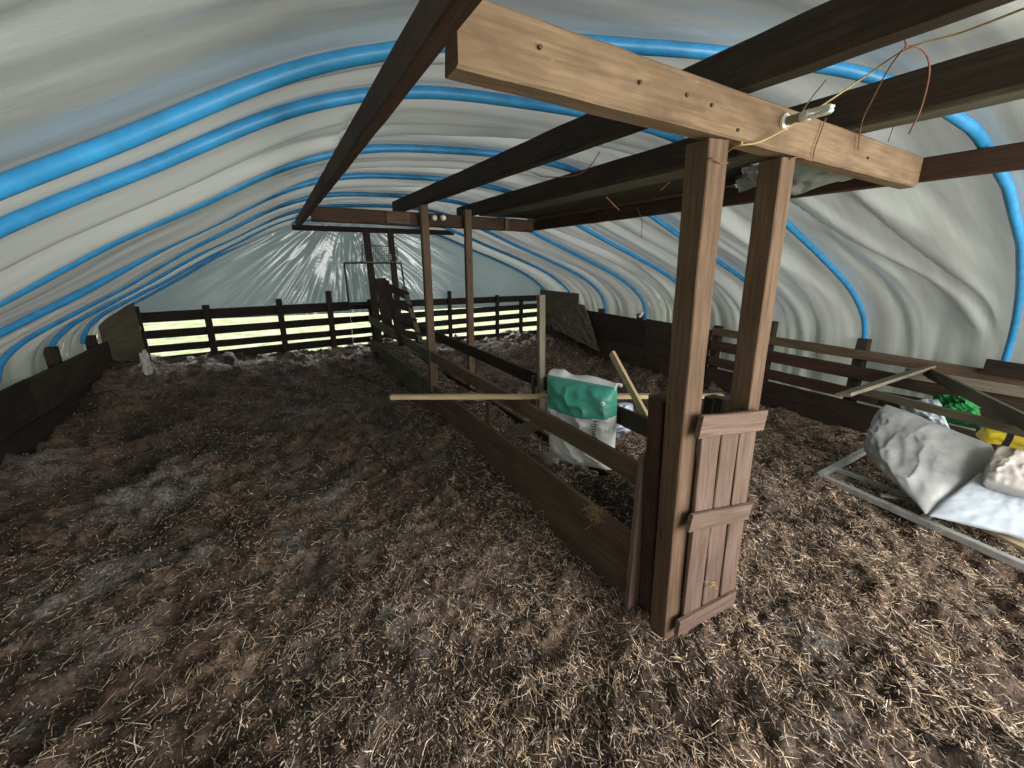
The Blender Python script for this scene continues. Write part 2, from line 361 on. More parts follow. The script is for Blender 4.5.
def pieces(name, n, wfun, lr, wr, cols, cw, lift, tilt, label, cat, seed, flat=.5):
    r = np.random.default_rng(seed); x = []; y = []; tot = 0
    while tot < n:
        a = r.uniform(-1.85, 5.0, n); b = r.uniform(-.85, 7.4, n); k = (r.random(n) < wfun(a, b)) & (np.hypot(a, b) > .45) & (np.arctan2(a, b) > -1.15) & (np.arctan2(a, b) < 2.0)
        x.append(a[k]); y.append(b[k]); tot += k.sum()
    x = np.concatenate(x)[:n]; y = np.concatenate(y)[:n]; z = litter_h(x, y)+r.uniform(0, lift, n)
    L = lr[0]+(lr[1]-lr[0])*r.random(n)**2.2; w = r.uniform(*wr, n)
    an = r.uniform(0, math.pi, n)*.75+r.choice([0, .6], n); ti = r.normal(0, tilt, n)
    d = np.stack([np.cos(an)*np.cos(ti), np.sin(an)*np.cos(ti), np.sin(ti)], -1)
    s = np.stack([-np.sin(an), np.cos(an), r.normal(0, .25, n)], -1); s /= np.linalg.norm(s, axis=1)[:, None]
    u = np.cross(d, s); c = np.stack([x, y, z], -1)+np.array([0, 0, 1])*(np.abs(np.sin(ti))*L*.32)[:, None]
    V = []
    bend = r.normal(0, .06, n)*L
    for e in (-.5, 0, .5):
        for a, b in ((-1, -1), (1, -1), (1, 1), (-1, 1)):
            tp = 1 if e == 0 else .75
            V.append(c+d*(L*e)[:, None]+s*((w/2)*a*tp+(bend if e == 0 else 0))[:, None]+u*((w/2)*flat*b*tp)[:, None])
    V = np.stack(V, 1)
    F = []
    for i in (0, 4):
        for k in range(4): F.append((i+k, i+(k+1) % 4, i+4+(k+1) % 4, i+4+k))
    F += [(3, 2, 1, 0), (8, 9, 10, 11)]; F = np.array(F)
    q = (F[None]+(np.arange(n)*12)[:, None, None]).reshape(-1, 4)
    cols = np.array(cols); ci = r.choice(len(cols), n, p=np.array(cw)/sum(cw)); cc = cols[ci]*r.uniform(.65, 1.25, n)[:, None]
    me = bpy.data.meshes.new(name)
    me.vertices.add(n*12); me.vertices.foreach_set('co', V.astype(np.float32).ravel())
    me.loops.add(q.size); me.loops.foreach_set('vertex_index', q.ravel().astype(np.int32))
    me.polygons.add(len(q)); me.polygons.foreach_set('loop_start', np.arange(0, q.size, 4, dtype=np.int32)); me.update(calc_edges=True)
    ca = me.color_attributes.new('tint', 'FLOAT_COLOR', 'POINT')
    ca.data.foreach_set('color', np.concatenate([np.repeat(cc, 12, 0), np.ones((n*12, 1))], 1).astype(np.float32).ravel())
    me.materials.append(M['straw']); me.update()
    return tag(link(bpy.data.objects.new(name, me)), label, cat, None, 'stuff')
def inpass(x, y): return ((x > 1.33) & (x < 1.80) & (y > 1.15))
def patch(x, y, f, s): return sstep(.42, .62, fbm(x*f, y*f, s, 3))
def w_straw(x, y):
    w = 1.0*np.exp(-((y-.6)/.9)**2)*(.12+.88*sstep(-.3, 1.0, x)) + .45*np.exp(-((y-1.7)/1.3)**2) + .05
    w = w*(.35+.65*patch(x, y, 3.0, 91)); w = w+.35*np.exp(-((x-1.2)/.15)**2)*(y > 1.2)*(y < 6)
    return np.where(inpass(x, y), .12, w)
def w_chaff(x, y):
    w = 1.0*np.exp(-((y-.8)/1.3)**2)*(.4+.6*sstep(-.6, .8, x))+.16; w = w*(.35+.65*patch(x, y, 2.2, 95))
    return np.where(inpass(x, y), .6, w)
pieces('loose_straw', 46000, w_straw, (.014, .095), (.0012, .0034), [(.60, .50, .37), (.42, .32, .22), (.72, .65, .54), (.24, .17, .12)], [5, 4, 2, 3], .010, .22,
       'loose pale straw stalks scattered over the trodden bedding', 'straw', 11)
pieces('straw_chaff', 150000, w_chaff, (.006, .028), (.0018, .007), [(.20, .14, .10), (.09, .062, .046), (.36, .28, .21), (.52, .45, .36), (.33, .31, .29)], [5, 5, 5, 3, 2], .006, .5,
       'short broken brown straw and manure crumbs covering the bedding', 'chaff', 12)

# ---------------------------------------------------------------- hoops and polythene
PROF = [(-2.04, -.12), (-2.03, .30), (-2.00, .72), (-1.82, .97), (-1.42, 1.22), (-1.06, 1.43), (-.65, 1.69), (-.30, 1.88), (.17, 2.13), (.6, 2.26), (1.1, 2.31), (1.6, 2.325),
        (2.1, 2.29), (2.64, 2.15), (3.38, 1.89), (3.96, 1.69), (4.55, 1.46), (4.95, 1.22), (5.14, 1.0), (5.20, .70), (5.215, .25), (5.22, -.12)]
pc = catmull([(x, 0, z) for x, z in PROF], 16)
PX = np.array([p.x for p in pc]); PZ = np.array([p.z for p in pc])
S_ = np.concatenate([[0], np.cumsum(np.hypot(np.diff(PX), np.diff(PZ)))]); LT = S_[-1]
HY = [None, 1.80, 2.75, 3.75, 4.75, 5.70, 6.60, 7.45]
def hoop1_y(x): return np.interp(x, [-2, .4, 1.2, 1.6, 1.9, 2.2, 2.6, 3.1, 3.8, 5.2], [1.50, 1.45, 1.22, 1.08, .95, .83, .72, .69, .72, .86])
feet = {}
hl = ['nearest blue hoop, its left half running doubled just in front of the next one', 'second blue hoop from the entrance, right end by the sacks',
      'third blue hoop from the entrance, ending on the right behind the hatch posts', 'fourth blue hoop from the entrance, crossing right above the green feed bag',
      'fifth blue hoop from the entrance, its right end above the plank wall top', 'sixth blue hoop from the entrance, its foot in the stub left of a white joint',
      'seventh blue hoop from the entrance, next before the end wall', 'blue hoop at the far end, edging the clear end sheet']
for i, hy in enumerate(HY):
    g = G(); pts = []
    for s in np.arange(.8, LT-.6, .07):
        x, z = float(np.interp(s, S_, PX)), float(np.interp(s, S_, PZ))
        y = float(hoop1_y(x)) if hy is None else hy+.02*math.sin(x*1.3+i)
        pts.append((x, y, z+.006*math.sin(x*2+i*2)))
    tube(g, pts, .0225, 12)
    tag(g.build('tunnel_hoop', M['blue'], smooth=True, origin=pts[0]), hl[i], 'hoop', 'blue plastic tunnel hoops')
    # pipe joint sleeves on the near hoops
ss = np.linspace(0, LT, 330); yy = np.arange(-.7, 7.62, .0215)
Sx, Yx = np.meshgrid(ss, yy, indexing='ij')
Xp = np.interp(Sx, S_, PX); Zp = np.interp(Sx, S_, PZ)
tx = np.gradient(np.interp(ss, S_, PX), ss); tz = np.gradient(np.interp(ss, S_, PZ), ss); nl = np.hypot(tx, tz); nx, nz = (-tz/nl)[:, None], (tx/nl)[:, None]
H1 = hoop1_y(Xp); hs = [np.full_like(Yx, -.35), H1]+[np.full_like(Yx, h) for h in HY[1:]]
sag = np.zeros_like(Yx)
for a, b in zip(hs[:-1], hs[1:]):
    t = (Yx-a)/(b-a); k = (t > 0) & (t <= 1); sag = np.where(k, np.sin(np.pi*np.clip(t, 0, 1))**.8, sag)
flat = sstep(.35, .95, sag)
side_ = sstep(.0, 1.2, np.abs(Xp-1.5)-1.0)
sk = Sx-LT/2
fold = lambda f, k, sd: 1-np.abs(2*fbm(Yx*f+sk*k+.25*np.sin(Sx*1.1+sd), Sx*.22, sd, 2)-1)**.8
f1 = fold(2.3, .30, 101); f2 = fold(6.0, .55, 107); f3 = fbm(Yx*2.0-sk*.5, Sx*.9, 113, 3)
# taut pleats radiating from the hoop feet and from purlins
disp = .028-.045*sag*(.4+.6*f3)+flat*(.150*(f1-.62)+.050*(f2-.6)*(.3+1.4*f3))
ftz = 1-sstep(.4, 1.6, np.minimum(Sx, LT-Sx))
disp = disp+ftz*flat*.09*(fbm(Yx*4.5+Sx*1.6, Sx*1.5, 121, 3)-.5)
disp = disp+.003*(fbm(Yx*9, Sx*9, 130, 3)-.5)
# long tension folds pulled diagonally between the second hoop and the foot of the first one
for ya, yb, wd_, am in ((1.62, 1.02, .055, -.06), (1.42, .95, .035, .035), (1.72, 1.18, .04, .03), (1.25, .92, .04, -.03)):
    yl = np.interp(Xp, [2.7, 5.1], [ya, yb]); wx = sstep(2.5, 3.1, Xp)*(1-sstep(4.9, 5.2, Xp))
    disp = disp+am*np.exp(-((Yx-yl)/wd_)**2)*wx
disp = np.maximum(disp, .024-.085*sag**1.5)
disp = np.where((Zp > 2.2) & (disp < -.01), -.01+(disp+.01)*.3, disp)
P = np.stack([Xp+nx*disp, Yx, Zp+nz*disp], -1)
o = grid_mesh('ceiling', P, M['film'])
tag(o, 'sagging white translucent polythene sheet stretched over the blue hoops', None, None, 'structure')

# end sheet
EY = 7.56
xg = np.linspace(-1.96, 5.16, 260); zmax = np.interp(xg, PX[(PX > -1.99)], PZ[(PX > -1.99)])+.02
tt = np.linspace(0, 1, 70); XX = np.repeat(xg[:, None], 70, 1); ZB = .80; ZZ = ZB+(zmax[:, None]-ZB)*tt[None]
rad = np.arctan2(XX-1.2, 2.6-ZZ)
pl = 1-np.abs(2*fbm(rad*19, ZZ*.8, 141, 2)-1); pl2 = 1-np.abs(2*fbm(rad*9+ZZ*.6, ZZ*1.1, 145, 2)-1)
amp = .25+.75*np.exp(-((XX-1.3)/1.5)**2)
YY = EY+.05+amp*(.035*(pl-.6)+.06*(pl2-.6))
YY = np.where(tt[None] > .97, EY, YY)
tag(grid_mesh('wall_back', np.stack([XX, YY, ZZ], -1), M['endfilm']), 'pleated clear polythene closing the far end, blue sky cast put in its colour', None, None, 'structure')

# ---------------------------------------------------------------- side walls
def plank_wall(name, label, cat, x, rows, posts, hgt, group=None):
    t = thing(name, label, cat, (x, rows[0][1], 0), group)
    for (px_, y0, y1, z0, z1, mt) in rows:
        board('plank', (px_, y0, (z0+z1)/2), (px_, y1, (z0+z1)/2+hgt), .028, z1-z0, mt, t)
    return t
t = thing('plank_wall', 'dark low plank wall along the left side, sheet sagging behind it', 'wall', (-1.9, 3, 0))
for y0, y1 in ((-.6, 2.2), (2.21, 4.9), (4.91, 7.0)):
    board('plank', (-1.905, y0, .155), (-1.905, y1, .155), .03, .30, 'black', t)
    board('plank', (-1.90, y0, .48), (-1.90, y1, .485), .03, .335, 'dark' if y0 > 4 else 'black', t)
for y in (.6, 2.2, 3.9, 5.67, 6.7):
    board('post', (-1.965, y, -.1), (-1.965, y, .66 if y not in (5.67, 6.7) else (.80 if y == 5.67 else .76)), .09, .10, 'dark', t, up=(0, 1, 0))
t = thing('plywood_panel', 'tall mouldy plywood panel standing at the far left corner', 'panel', (-1.8, 6.95, 0))
g = G(); A_, B_ = Vector((-1.93, 6.93, 0)), Vector((-1.60, 7.16, 0)); n_ = Vector((.23, -.33, 0)).normalized()*.012; nn_ = 10
for sg_ in (1, -1):
    for i in range(nn_+1):
        p = A_.lerp(B_, i/nn_)+n_*sg_; zt = .84+.26*(i/nn_)**.8
        g.v += [(p.x, p.y, -.05), (p.x, p.y, .4), (p.x, p.y, zt)]; 
for sg_ in (0, 1):
    b_ = sg_*(nn_+1)*3
    for i in range(nn_):
        for j in (0, 1):
            q = (b_+i*3+j, b_+i*3+3+j, b_+i*3+4+j, b_+i*3+1+j); g.f.append(q if sg_ == 0 else q[::-1])
            zz_ = [-.05, .4, .95]; uq = [(i*.04, zz_[j]), (i*.04+.04, zz_[j]), (i*.04+.04, zz_[j+1]), (i*.04, zz_[j+1])]; g.uv += uq if sg_ == 0 else uq[::-1]
m_ = (nn_+1)*3
for i in range(nn_): g.f.append((i*3+2, i*3+5, m_+i*3+5, m_+i*3+2)); g.uv += [(0, 0)]*4
for i in (0, nn_):
    for j in (0, 1): q = (i*3+j, i*3+j+1, m_+i*3+j+1, m_+i*3+j); g.f.append(q if i else q[::-1]); g.uv += [(0, 0)]*4
g.build('panel', M['ply'], t)
# tilt of the top edge: batten
board('batten', (-1.575, 7.17, 0), (-1.58, 7.18, 1.05), .035, .04, 'black', t, up=(0, 1, 0))

# right wall: solid planks far, open rails near
t = thing('plank_wall', 'dark right-hand plank wall of two wide boards behind the feed bag', 'wall', (5.08, 5, 0))
for y0, y1 in ((3.45, 4.6), (4.61, 6.25)):
    board('plank', (5.07, y0, .175), (5.07, y1, .175), .03, .41, 'dark', t)
    board('plank', (5.07, y0, .575), (5.07, y1, .60), .03, .45, 'dark' if y0 < 4 else 'black', t)
for y in (3.6, 4.79, 5.72):
    board('post', (5.13, y, -.1), (5.13, y, .88), .08, .09, 'dark', t, up=(0, 1, 0))
t = thing('plywood_panel', 'tall dark plywood panel at the far right corner, above the wall line', 'panel', (5.05, 7, 0))
board('panel', (5.0, 6.24, .58), (4.92, 7.42, .60), .022, 1.08, 'ply', t, jit=.003)
board('plank', (4.975, 6.26, .22), (4.895, 7.4, .22), .02, .4, 'dark', t)
# a rag of tarpaulin hanging from that panel
def cushion(quad, thick, seed, cre=.02, n=36, freq=4, flatback=.5, pw=4, edge=.0):
    a, b, c, d = [np.array(q, float) for q in quad]          # bottom-left, bottom-right, top-right, top-left
    u = np.linspace(0, 1, n)[:, None, None]; v = np.linspace(0, 1, n)[None, :, None]
    ctr = (a*(1-u)+b*u)*(1-v)+(d*(1-u)+c*u)*v
    nr = np.cross(b-a, d-a); nr /= np.linalg.norm(nr)
    pf = ((1-np.abs(2*u-1)**pw)*(1-np.abs(2*v-1)**pw))**.5
    L1, L2 = np.linalg.norm(b-a), np.linalg.norm(d-a)
    U, V = (u*L1)[:, :, 0]+0*v[:, :, 0], (v*L2)[:, :, 0]+0*u[:, :, 0]
    cr_ = (1-np.abs(2*fbm(U*freq+V*freq*.7, V*freq-U*freq*.4, seed, 4, .6)-1)**.7-.6)[..., None]*cre*3.2
    cr2 = (fbm(U*freq*.6, V*freq*.6, seed+5, 2)-.5)[..., None]*cre*2
    edg = (fbm(U*7, V*7, seed+9, 2)-.5)[..., None]*edge
    ctr = ctr+edg*(b-a)/L1+edg*(d-a)/L2
    fr = ctr+nr*(thick*(1-flatback)*pf+(cr_+cr2)*pf**.5*1); bk = ctr-nr*(thick*flatback*pf+(cr_-cr2)*pf*.6)
    return fr, bk, nr
def cushion_obj(name, mat, quad, thick, seed, parent=None, mats=None, split=None, origin=None, **k):
    fr, bk, nr = cushion(quad, thick, seed, **k); n = fr.shape[0]; g = G(); mi = []
    for arr, flip in ((fr, False), (bk, True)):
        b = len(g.v); g.v += [tuple(p) for p in arr.reshape(-1, 3)]
        for i in range(n-1):
            for j in range(n-1):
                q = (b+i*n+j, b+(i+1)*n+j, b+(i+1)*n+j+1, b+i*n+j+1); g.f.append(q[::-1] if flip else q)
                g.uv += [(i/n, j/n)]*4
                mi.append(1 if (split is not None and split(i/n, j/n)) else 0)
    o = g.build(name, mat, parent, origin=origin if origin is not None else quad[0], smooth=True, mats=mats, midx=mi if mats else None)
    bm_ = o.modifiers.new('weld', 'WELD'); bm_.merge_threshold = .0005
    return o
tg = cushion_obj('hanging_tarpaulin', M['tarp'], [W(553, 330, 0, 4.86), W(600, 352, 0, 4.90), W(585, 305, 0, 5.0), W(545, 300, 0, 4.98)], .03, 300, cre=.03, edge=.05)
tag(tg, 'crumpled brown tarpaulin hanging down in the far right corner', 'tarpaulin')

t = thing('rail_fence', 'right-hand fence of four open dark rails between the hatch and the sacks', 'fence', (5.05, 2, 0))
for z0, z1, mt in ((.735, .83, 'rail'), (.53, .66, 'red'), (.32, .44, 'red'), (.0, .29, 'dark')):
    board('rail', (5.06, -.4, (z0+z1)/2-.02), (5.06, 3.43, (z0+z1)/2+.01), .03, z1-z0, mt, t)
for y, z1 in ((.82, .80), (1.80, .93), (2.72, 1.0), (3.4, .86)):
    board('post', (5.13, y, -.1), (5.13, y, z1), .085, .10, 'dark', t, up=(0, 1, 0))
# white sleeve at the sixth hoop foot
g = G(); tube(g, catmull([(5.10, 4.72, .92), (5.08, 4.72, .87), (5.04, 4.73, .84)], 4), .022, 10)
tag(g.build('pipe_joint', M['white'], smooth=True), 'small white pipe joint at a hoop foot on the right plank wall', 'pipe joint')

# ---------------------------------------------------------------- end fence
FY = 7.50; K = FY/6.8
def fx(X0): return X0*K
t = thing('rail_fence', 'dark far-end fence of four rails with bright grass showing through', 'fence', (1.3, FY, 0))
def zz(z): return 1.6-(1.6-z)*K
left = [(.99, .87), (.75, .67), (.56, .50), (.42, .30)]; mid = [(1.05, .92), (.82, .73), (.62, .58), (.48, .42)]; right = [(1.05, .985), (.895, .82), (.755, .665), (.575, .485)]
rows = [((.985, .875), (1.05, .925), (1.05, .98)), ((.76, .665), (.825, .73), (.90, .82)), ((.565, .485), (.635, .545), (.745, .66)), ((.42, .30), (.49, .41), (.57, .48)), ((.2, .05), (.36, .2), (.38, .2))]
for a, b, c in rows:
    X0, X1, X2 = -1.73, fx(1.0), 4.93
    for (za, zb, xa, xb) in ((a, b, X0, X1), (b, c, X1+.005, X2)):
        h = (abs(zz(za[0])-zz(za[1]))+abs(zz(zb[0])-zz(zb[1])))/2*1.12
        board('rail', (xa, FY+.03, (zz(za[0])+zz(za[1]))/2), (xb, FY+.03, (zz(zb[0])+zz(zb[1]))/2), .025, h, 'black', t)
for px, top in ((207.5, 305), (280.5, 299), (330, 291), (451, 291), (499, 295), (523, 299)):
    p = W(px-2, top, 1, FY-.02)
    board('post', (p.x, FY-.03, -.1), (p.x+.0, FY-.03, p.z), .085 if px < 440 else .06, .07, 'black' if px != 330 else 'dark', t, up=(0, 1, 0))

# white lime crust by the left panel
def lump(name, c, rad, mat, seed, label, cat, k=.35, sub=4):
    import bmesh
    bm = bmesh.new(); bmesh.ops.create_icosphere(bm, subdivisions=sub, radius=1)
    for v in bm.verts:
        n_ = mn.fractal(v.co*1.7+Vector((seed, 0, 0)), 1, 2, 4); q = v.co*(1+k*n_)
        v.co = Vector((q.x*rad[0], q.y*rad[1], q.z*rad[2]))
    me = bpy.data.meshes.new(name); bm.to_mesh(me); bm.free(); me.materials.append(mat)
    me.polygons.foreach_set('use_smooth', [True]*len(me.polygons))
    o = link(bpy.data.objects.new(name, me)); o.location = c
    return tag(o, label, cat)
lump('lime_crust', (-1.50, 6.60, .36), (.055, .09, .17), M['chalk'], 3, 'white chalky crust at the foot of the left plywood panel', 'crust', .5)

# ---------------------------------------------------------------- roof timbers
t = thing('portal_frame', 'near timber frame, pale cross beam carried on two posts beside the hatch', 'frame', (1.5, .92, 0))
bz = lambda a, b, mt, w, h, nm='cross_beam', **k: board(nm, a, b, w, h, mt, t, **k)
bm_o = bz((.375, .915, 2.042), (2.655, .915, 2.034), 'pine', .07, .128, rough_end=.004, seg=.1, ch=.006)
def near_post(tx0, tx1, ty, bx0, bx1, by, Yf, dep, zb, ztop, nm='post'):
    a0, a1 = W(tx0, ty, 1, Yf), W(tx1, ty, 1, Yf); b0, b1 = W(bx0, by, 1, Yf), W(bx1, by, 1, Yf)
    w = ((a1-a0).length+(b1-b0).length)/2
    top = (a0+a1)/2; bot = (b0+b1)/2; d = (bot-top).normalized()
    p1 = top+d*((ztop-top.z)/d.z); p0 = top+d*((zb-top.z)/d.z)
    p0.y += dep/2; p1.y += dep/2
    return board(nm, p0, p1, w, dep, 'post', t, up=(0, 1, 0), ch=.004), p0, p1, w
_, q0, q1, w1 = near_post(713, 727, 140, 664, 679, 636, .885, .085, -.12, 1.968)
_, r0_, r1_, w2 = near_post(784, 795.5, 158, 749, 761, 400, .885, .085, -.12, 1.965)
print('posts', q0, q1, w1, r0_, r1_, w2)
# nail heads and old holes on the beam face
for px, py in ((540, 47), (687, 95), (640, 82), (738, 130), (868, 158), (712, 105)):
    g = G(); p = W(px, py, 1, .878); tube(g, [p+Vector((0, .004, 0)), p+Vector((0, -.003, 0))], .005, 8)
    g.build('nail', M['darkmetal'], bm_o)

# far frame
t2 = thing('portal_frame', 'far timber frame, dark cross beam on two posts halfway down the feed passage', 'frame', (1.5, 4.1, 0))
board('cross_beam', (.37, 4.16, 2.02), (2.62, 4.16, 2.035), .06, .125, 'red', t2, ch=.01)
board('splice_board', (1.0, 4.118, 2.03), (1.22, 4.118, 2.03), .015, .10, 'rail', t2)
board('batten', (2.27, 4.115, 1.97), (2.27, 4.115, 2.09), .045, .02, 'rail', t2, up=(0, 1, 0))
board('post', (1.365, 4.08, -.1), (1.345, 4.08, 2.20), .075, .07, 'rail', t2, up=(0, 1, 0))
board('post', (1.81, 4.08, -.1), (1.80, 4.08, 2.14), .07, .06, 'rail', t2, up=(0, 1, 0))
# end frame by the fence
t3 = thing('portal_frame', 'thin dark timber frame at the far end with two slender posts', 'frame', (1.2, 5.65, 0))
FY3 = 6.9; k3 = FY3/6.4
board('cross_beam', (.42*k3-.1, FY3+.05, 2.105), (2.6*k3, FY3+.05, 2.14), .05, .075, 'black', t3)
board('post', (1.33*k3, FY3, -.05), (1.255*k3, FY3, 2.12), .10, .06, 'dark', t3, up=(0, 1, 0))
board('post', (1.66*k3, FY3, -.05), (1.595*k3, FY3, 2.12), .09, .06, 'dark', t3, up=(0, 1, 0))
board('cladding_board', (1.46*k3, FY3-.04, .5), (1.40*k3, FY3-.04, 1.40), .17, .02, 'dark', t3, up=(0, 1, 0))

# purlins
def purlin(label, a, b, w, h, mt, **k):
    o = board('roof_purlin', a, b, w, h, mt, None, rough_end=.006, **k); return tag(o, label, 'beam', 'roof purlins')
purlin('left dark brown purlin running down the tunnel past the beam ends', (.305, -.5, 2.02), (.325, 5.3, 2.02), .040, .075, 'red')
purlin('second purlin from the left, resting on top of the pale cross beam', (1.315, -.5, 2.168), (1.325, 5.0, 2.225), .07, .125, 'dark')
purlin('third purlin from the left, dark brown above the lamp holder', (1.985, -.5, 2.185), (1.985, 4.75, 2.185), .05, .12, 'dark')
purlin('right-hand reddish purlin touching the end of the pale beam', (2.71, -.5, 2.045), (2.71, 4.3, 2.05), .06, .10, 'red')
def loose(label, a, b, w, h, mt, **k):
    o = board('roof_board', a, b, w, h, mt, None, rough_end=.01, **k); return tag(o, label, 'board', 'old boards laid on the roof beams')
loose('mossy grey board slung right below the third purlin', (2.02, -.5, 2.125), (2.03, 1.35, 2.125), .10, .035, 'green')
loose('mossy board lying on the beams right of the third purlin', (2.11, 1.25, 2.125), (2.11, 4.25, 2.125), .20, .025, 'green')
loose('dark board lying between the middle roof purlins', (2.315, 1.5, 2.128), (2.315, 4.22, 2.128), .215, .022, 'dark')
loose('warped dark board lying beside the right purlin', (2.53, 1.65, 2.126), (2.53, 4.2, 2.126), .215, .022, 'dark')
loose('brown edge board lying on top of the right purlin', (2.695, 1.85, 2.118), (2.695, 4.28, 2.11), .115, .025, 'rail')
# loose flap of film hanging between the boards and the right purlin
_f, _b, _n = cushion([(2.72, 1.05, 2.085), (2.70, 1.78, 2.07), (2.16, 1.45, 2.095), (2.16, 1.02, 2.10)], .03, 320, cre=.03, edge=.05, freq=3)
_f[:, :, 2] -= .10*np.sin(np.linspace(0, 1, 36)*math.pi)[None, :]*np.sin(np.linspace(.1, 1, 36)*math.pi)[:, None]
fl = grid_mesh('loose_film_flap', _f, M['film'])
tag(fl, 'loose white film flap hanging behind the lamp and right post', 'plastic film')

# lamp holder, wires, cords
t = thing('lamp_holder', 'white lamp holder with stubby fluorescent bulb on the pale cross beam', 'lamp', W(782, 122, 1, .88))
lp = W(784, 122, 1, .88); ax = (W(832, 108, 1, .73)-lp); L = ax.length; ax.normalize()
g = G(); tube(g, [lp+Vector((0, -t_, 0)) for t_ in (0, .008, .012)], lambda s: .024 if s < .7 else .016, 20); g.build('base', M['white'], t, smooth=False)
g = G(); tube(g, [lp+ax*s for s in (.008, .03, .031, .055, .056, .06)], lambda s: .0135, 16); g.build('socket', M['grey'], t)
g = G(); tube(g, [lp+ax*s for s in (.06, .065, .085, .09)], lambda s: .013+.003*math.sin(s*3.1), 16); bo = g.build('bulb', M['white'], t, smooth=True)
sd_ = ax.cross(Vector((0, 0, 1))).normalized(); u2 = sd_.cross(ax)
for s_ in (-1, 1):
    for s2 in (-.5, .5):
        g = G(); o_ = u2*(s_*.0075)+sd_*(s2*.012)
        tube(g, catmull([lp+ax*.088+o_, lp+ax*(L-.012)+o_, lp+ax*L+o_*.5], 5), .0052, 10); g.build('glass_tube', M['glass'], bo, smooth=True)
t = thing('lamp_holder', 'small white lamp and socket on the dark far cross beam', 'lamp', (1.5, 4.1, 2.03))
for px, nm, mt in ((434, 'socket', 'white'), (443, 'bulb', 'glass')):
    g = G(); c = W(px, 218, 1, 4.09); tube(g, [c+Vector((0, y, 0)) for y in (.04, .01, -.02, -.035)], lambda s: .026 if s < .7 else .017, 14); g.build(nm, M[mt], t, smooth=True)
def wire(label, pts, r, mt, name='wire', cat='wire'):
    g = G(); tube(g, catmull(pts, 8), r, 6); return tag(g.build(name, M[mt], smooth=True), label, cat)
wire('tan electric cable sagging from the roof across the pale beam', [W(1060, -6, 1, .36), W(1010, 14, 1, .44), W(960, 33, 1, .53), W(907, 49, 1, .63), W(860, 80, 1, .74), W(800, 120, 1, .83), W(762, 141, 1, .862), W(742, 145, 1, .872), W(727, 148, 1, .93)], .0028, 'cable', 'cable', 'cable')
wire('short yellow twine end beside the first post under the beam', [W(742, 143, 1, .87), W(733, 148, 1, .93), W(722, 156, 1, 1.0)], .003, 'yellowcord', 'twine', 'twine')
wire('rusty wire dropping straight from the roof to the cable', [W(909, -14, 1, .60), W(908, 10, 1, .61), W(904, 30, 1, .62), W(907, 49, 1, .63)], .0024, 'rust')
wire('rusty hooked wire curling down right of the cable knot', [W(905, 47, 1, .63), W(917, 47, 1, .62), W(927, 56, 1, .61), W(929, 75, 1, .61), W(921, 108, 1, .62), W(909, 134, 1, .64)], .0024, 'rust')
wire('rusty wire hanging left of the cable knot onto the beam', [W(903, 49, 1, .63), W(888, 70, 1, .68), W(872, 100, 1, .76), W(862, 122, 1, .855), W(858, 150, 1, .87)], .0022, 'rust')
wire('thin dark wire between the roof boards and the beam end', [W(898, 100, 1, .95), W(896, 118, 1, .93), W(888, 142, 1, .90)], .0014, 'darkmetal')
wire('rusty wire wrapped round the pale beam right of the lamp', [W(826, 118, 1, .872), W(815, 148, 1, .872), W(812, 160, 1, .872), W(800, 157, 1, .873), W(790, 159, 1, .88)], .0022, 'rust')
wire('rusty wire rising behind the lamp toward the roof', [W(826, 80, 1, 1.0), W(813, 96, 1, .96), W(803, 110, 1, .90)], .0022, 'rust')
wire('thin orange wire stretched round the top of the first post', [W(692, 160, 1, .95), W(711, 158, 1, .878), W(720, 163, 1, .878), W(728, 163, 1, .89)], .0018, 'rust')
wire('bent twig of wire hanging from the dark boards left of the post', [W(690, 168, 1, 1.9), W(674, 178, 1, 1.95), W(660, 191, 1, 2.0)], .004, 'rust')
wire('short stick of wire hanging from the old roof boards', [W(602, 192, 1, 2.6), W(610, 201, 1, 2.62), W(619, 210, 1, 2.6)], .006, 'rust')
wire('twine looping from the second purlin toward the third', [W(600, 152, 1, 2.2), W(588, 168, 1, 2.3), W(572, 176, 1, 2.4), W(545, 177, 1, 2.6), W(533, 173, 1, 2.65)], .003, 'rust', 'twine', 'twine')
wire('dark wire strand dangling below the brown roof board', [W(637, 207, 1, 2.4), W(642, 222, 1, 2.4), W(641, 238, 1, 2.4)], .0025, 'darkmetal')

# ---------------------------------------------------------------- feed barrier
t = thing('feed_barrier', 'left side of the long feed passage, brown rail above dark wide boards', 'barrier', (1.36, 4, 0))
board('top_rail', (1.355, 1.14, .69), (1.345, 4.06, .70), .035, .10, 'rail', t, rough_end=.004)
board('top_rail', (1.325, 4.0, .70), (1.32, 7.0, .75), .035, .11, 'green', t)
board('board', (1.375, 1.11, .24), (1.375, 4.4, .26), .03, .22, 'rail', t)
board('board', (1.345, 1.12, .10), (1.345, 4.4, .10), .03, .26, 'rail', t)
board('board', (1.36, 4.41, .21), (1.345, 7.2, .24), .03, .34, 'green', t)
board('strut', W(489, 402, 0, 1.41)+Vector((0, 0, -.0)), W(489, 436, 0, 1.40), .03, .05, 'rail', t, up=(0, 1, 0))
board('brace', (1.42, 2.62, .30), (1.42, 2.02, .66), .03, .085, 'greywood', t)
a = W(433, 343, 0, 1.42); b = W(434, 391, 0, 1.42)
board('short_post', a, b, .07, .06, 'greywood', t, up=(0, 1, 0))
board('short_post', W(370, 300, 0, 1.44), W(377, 345, 0, 1.42), .1, .06, 'dark', t, up=(0, 1, 0))

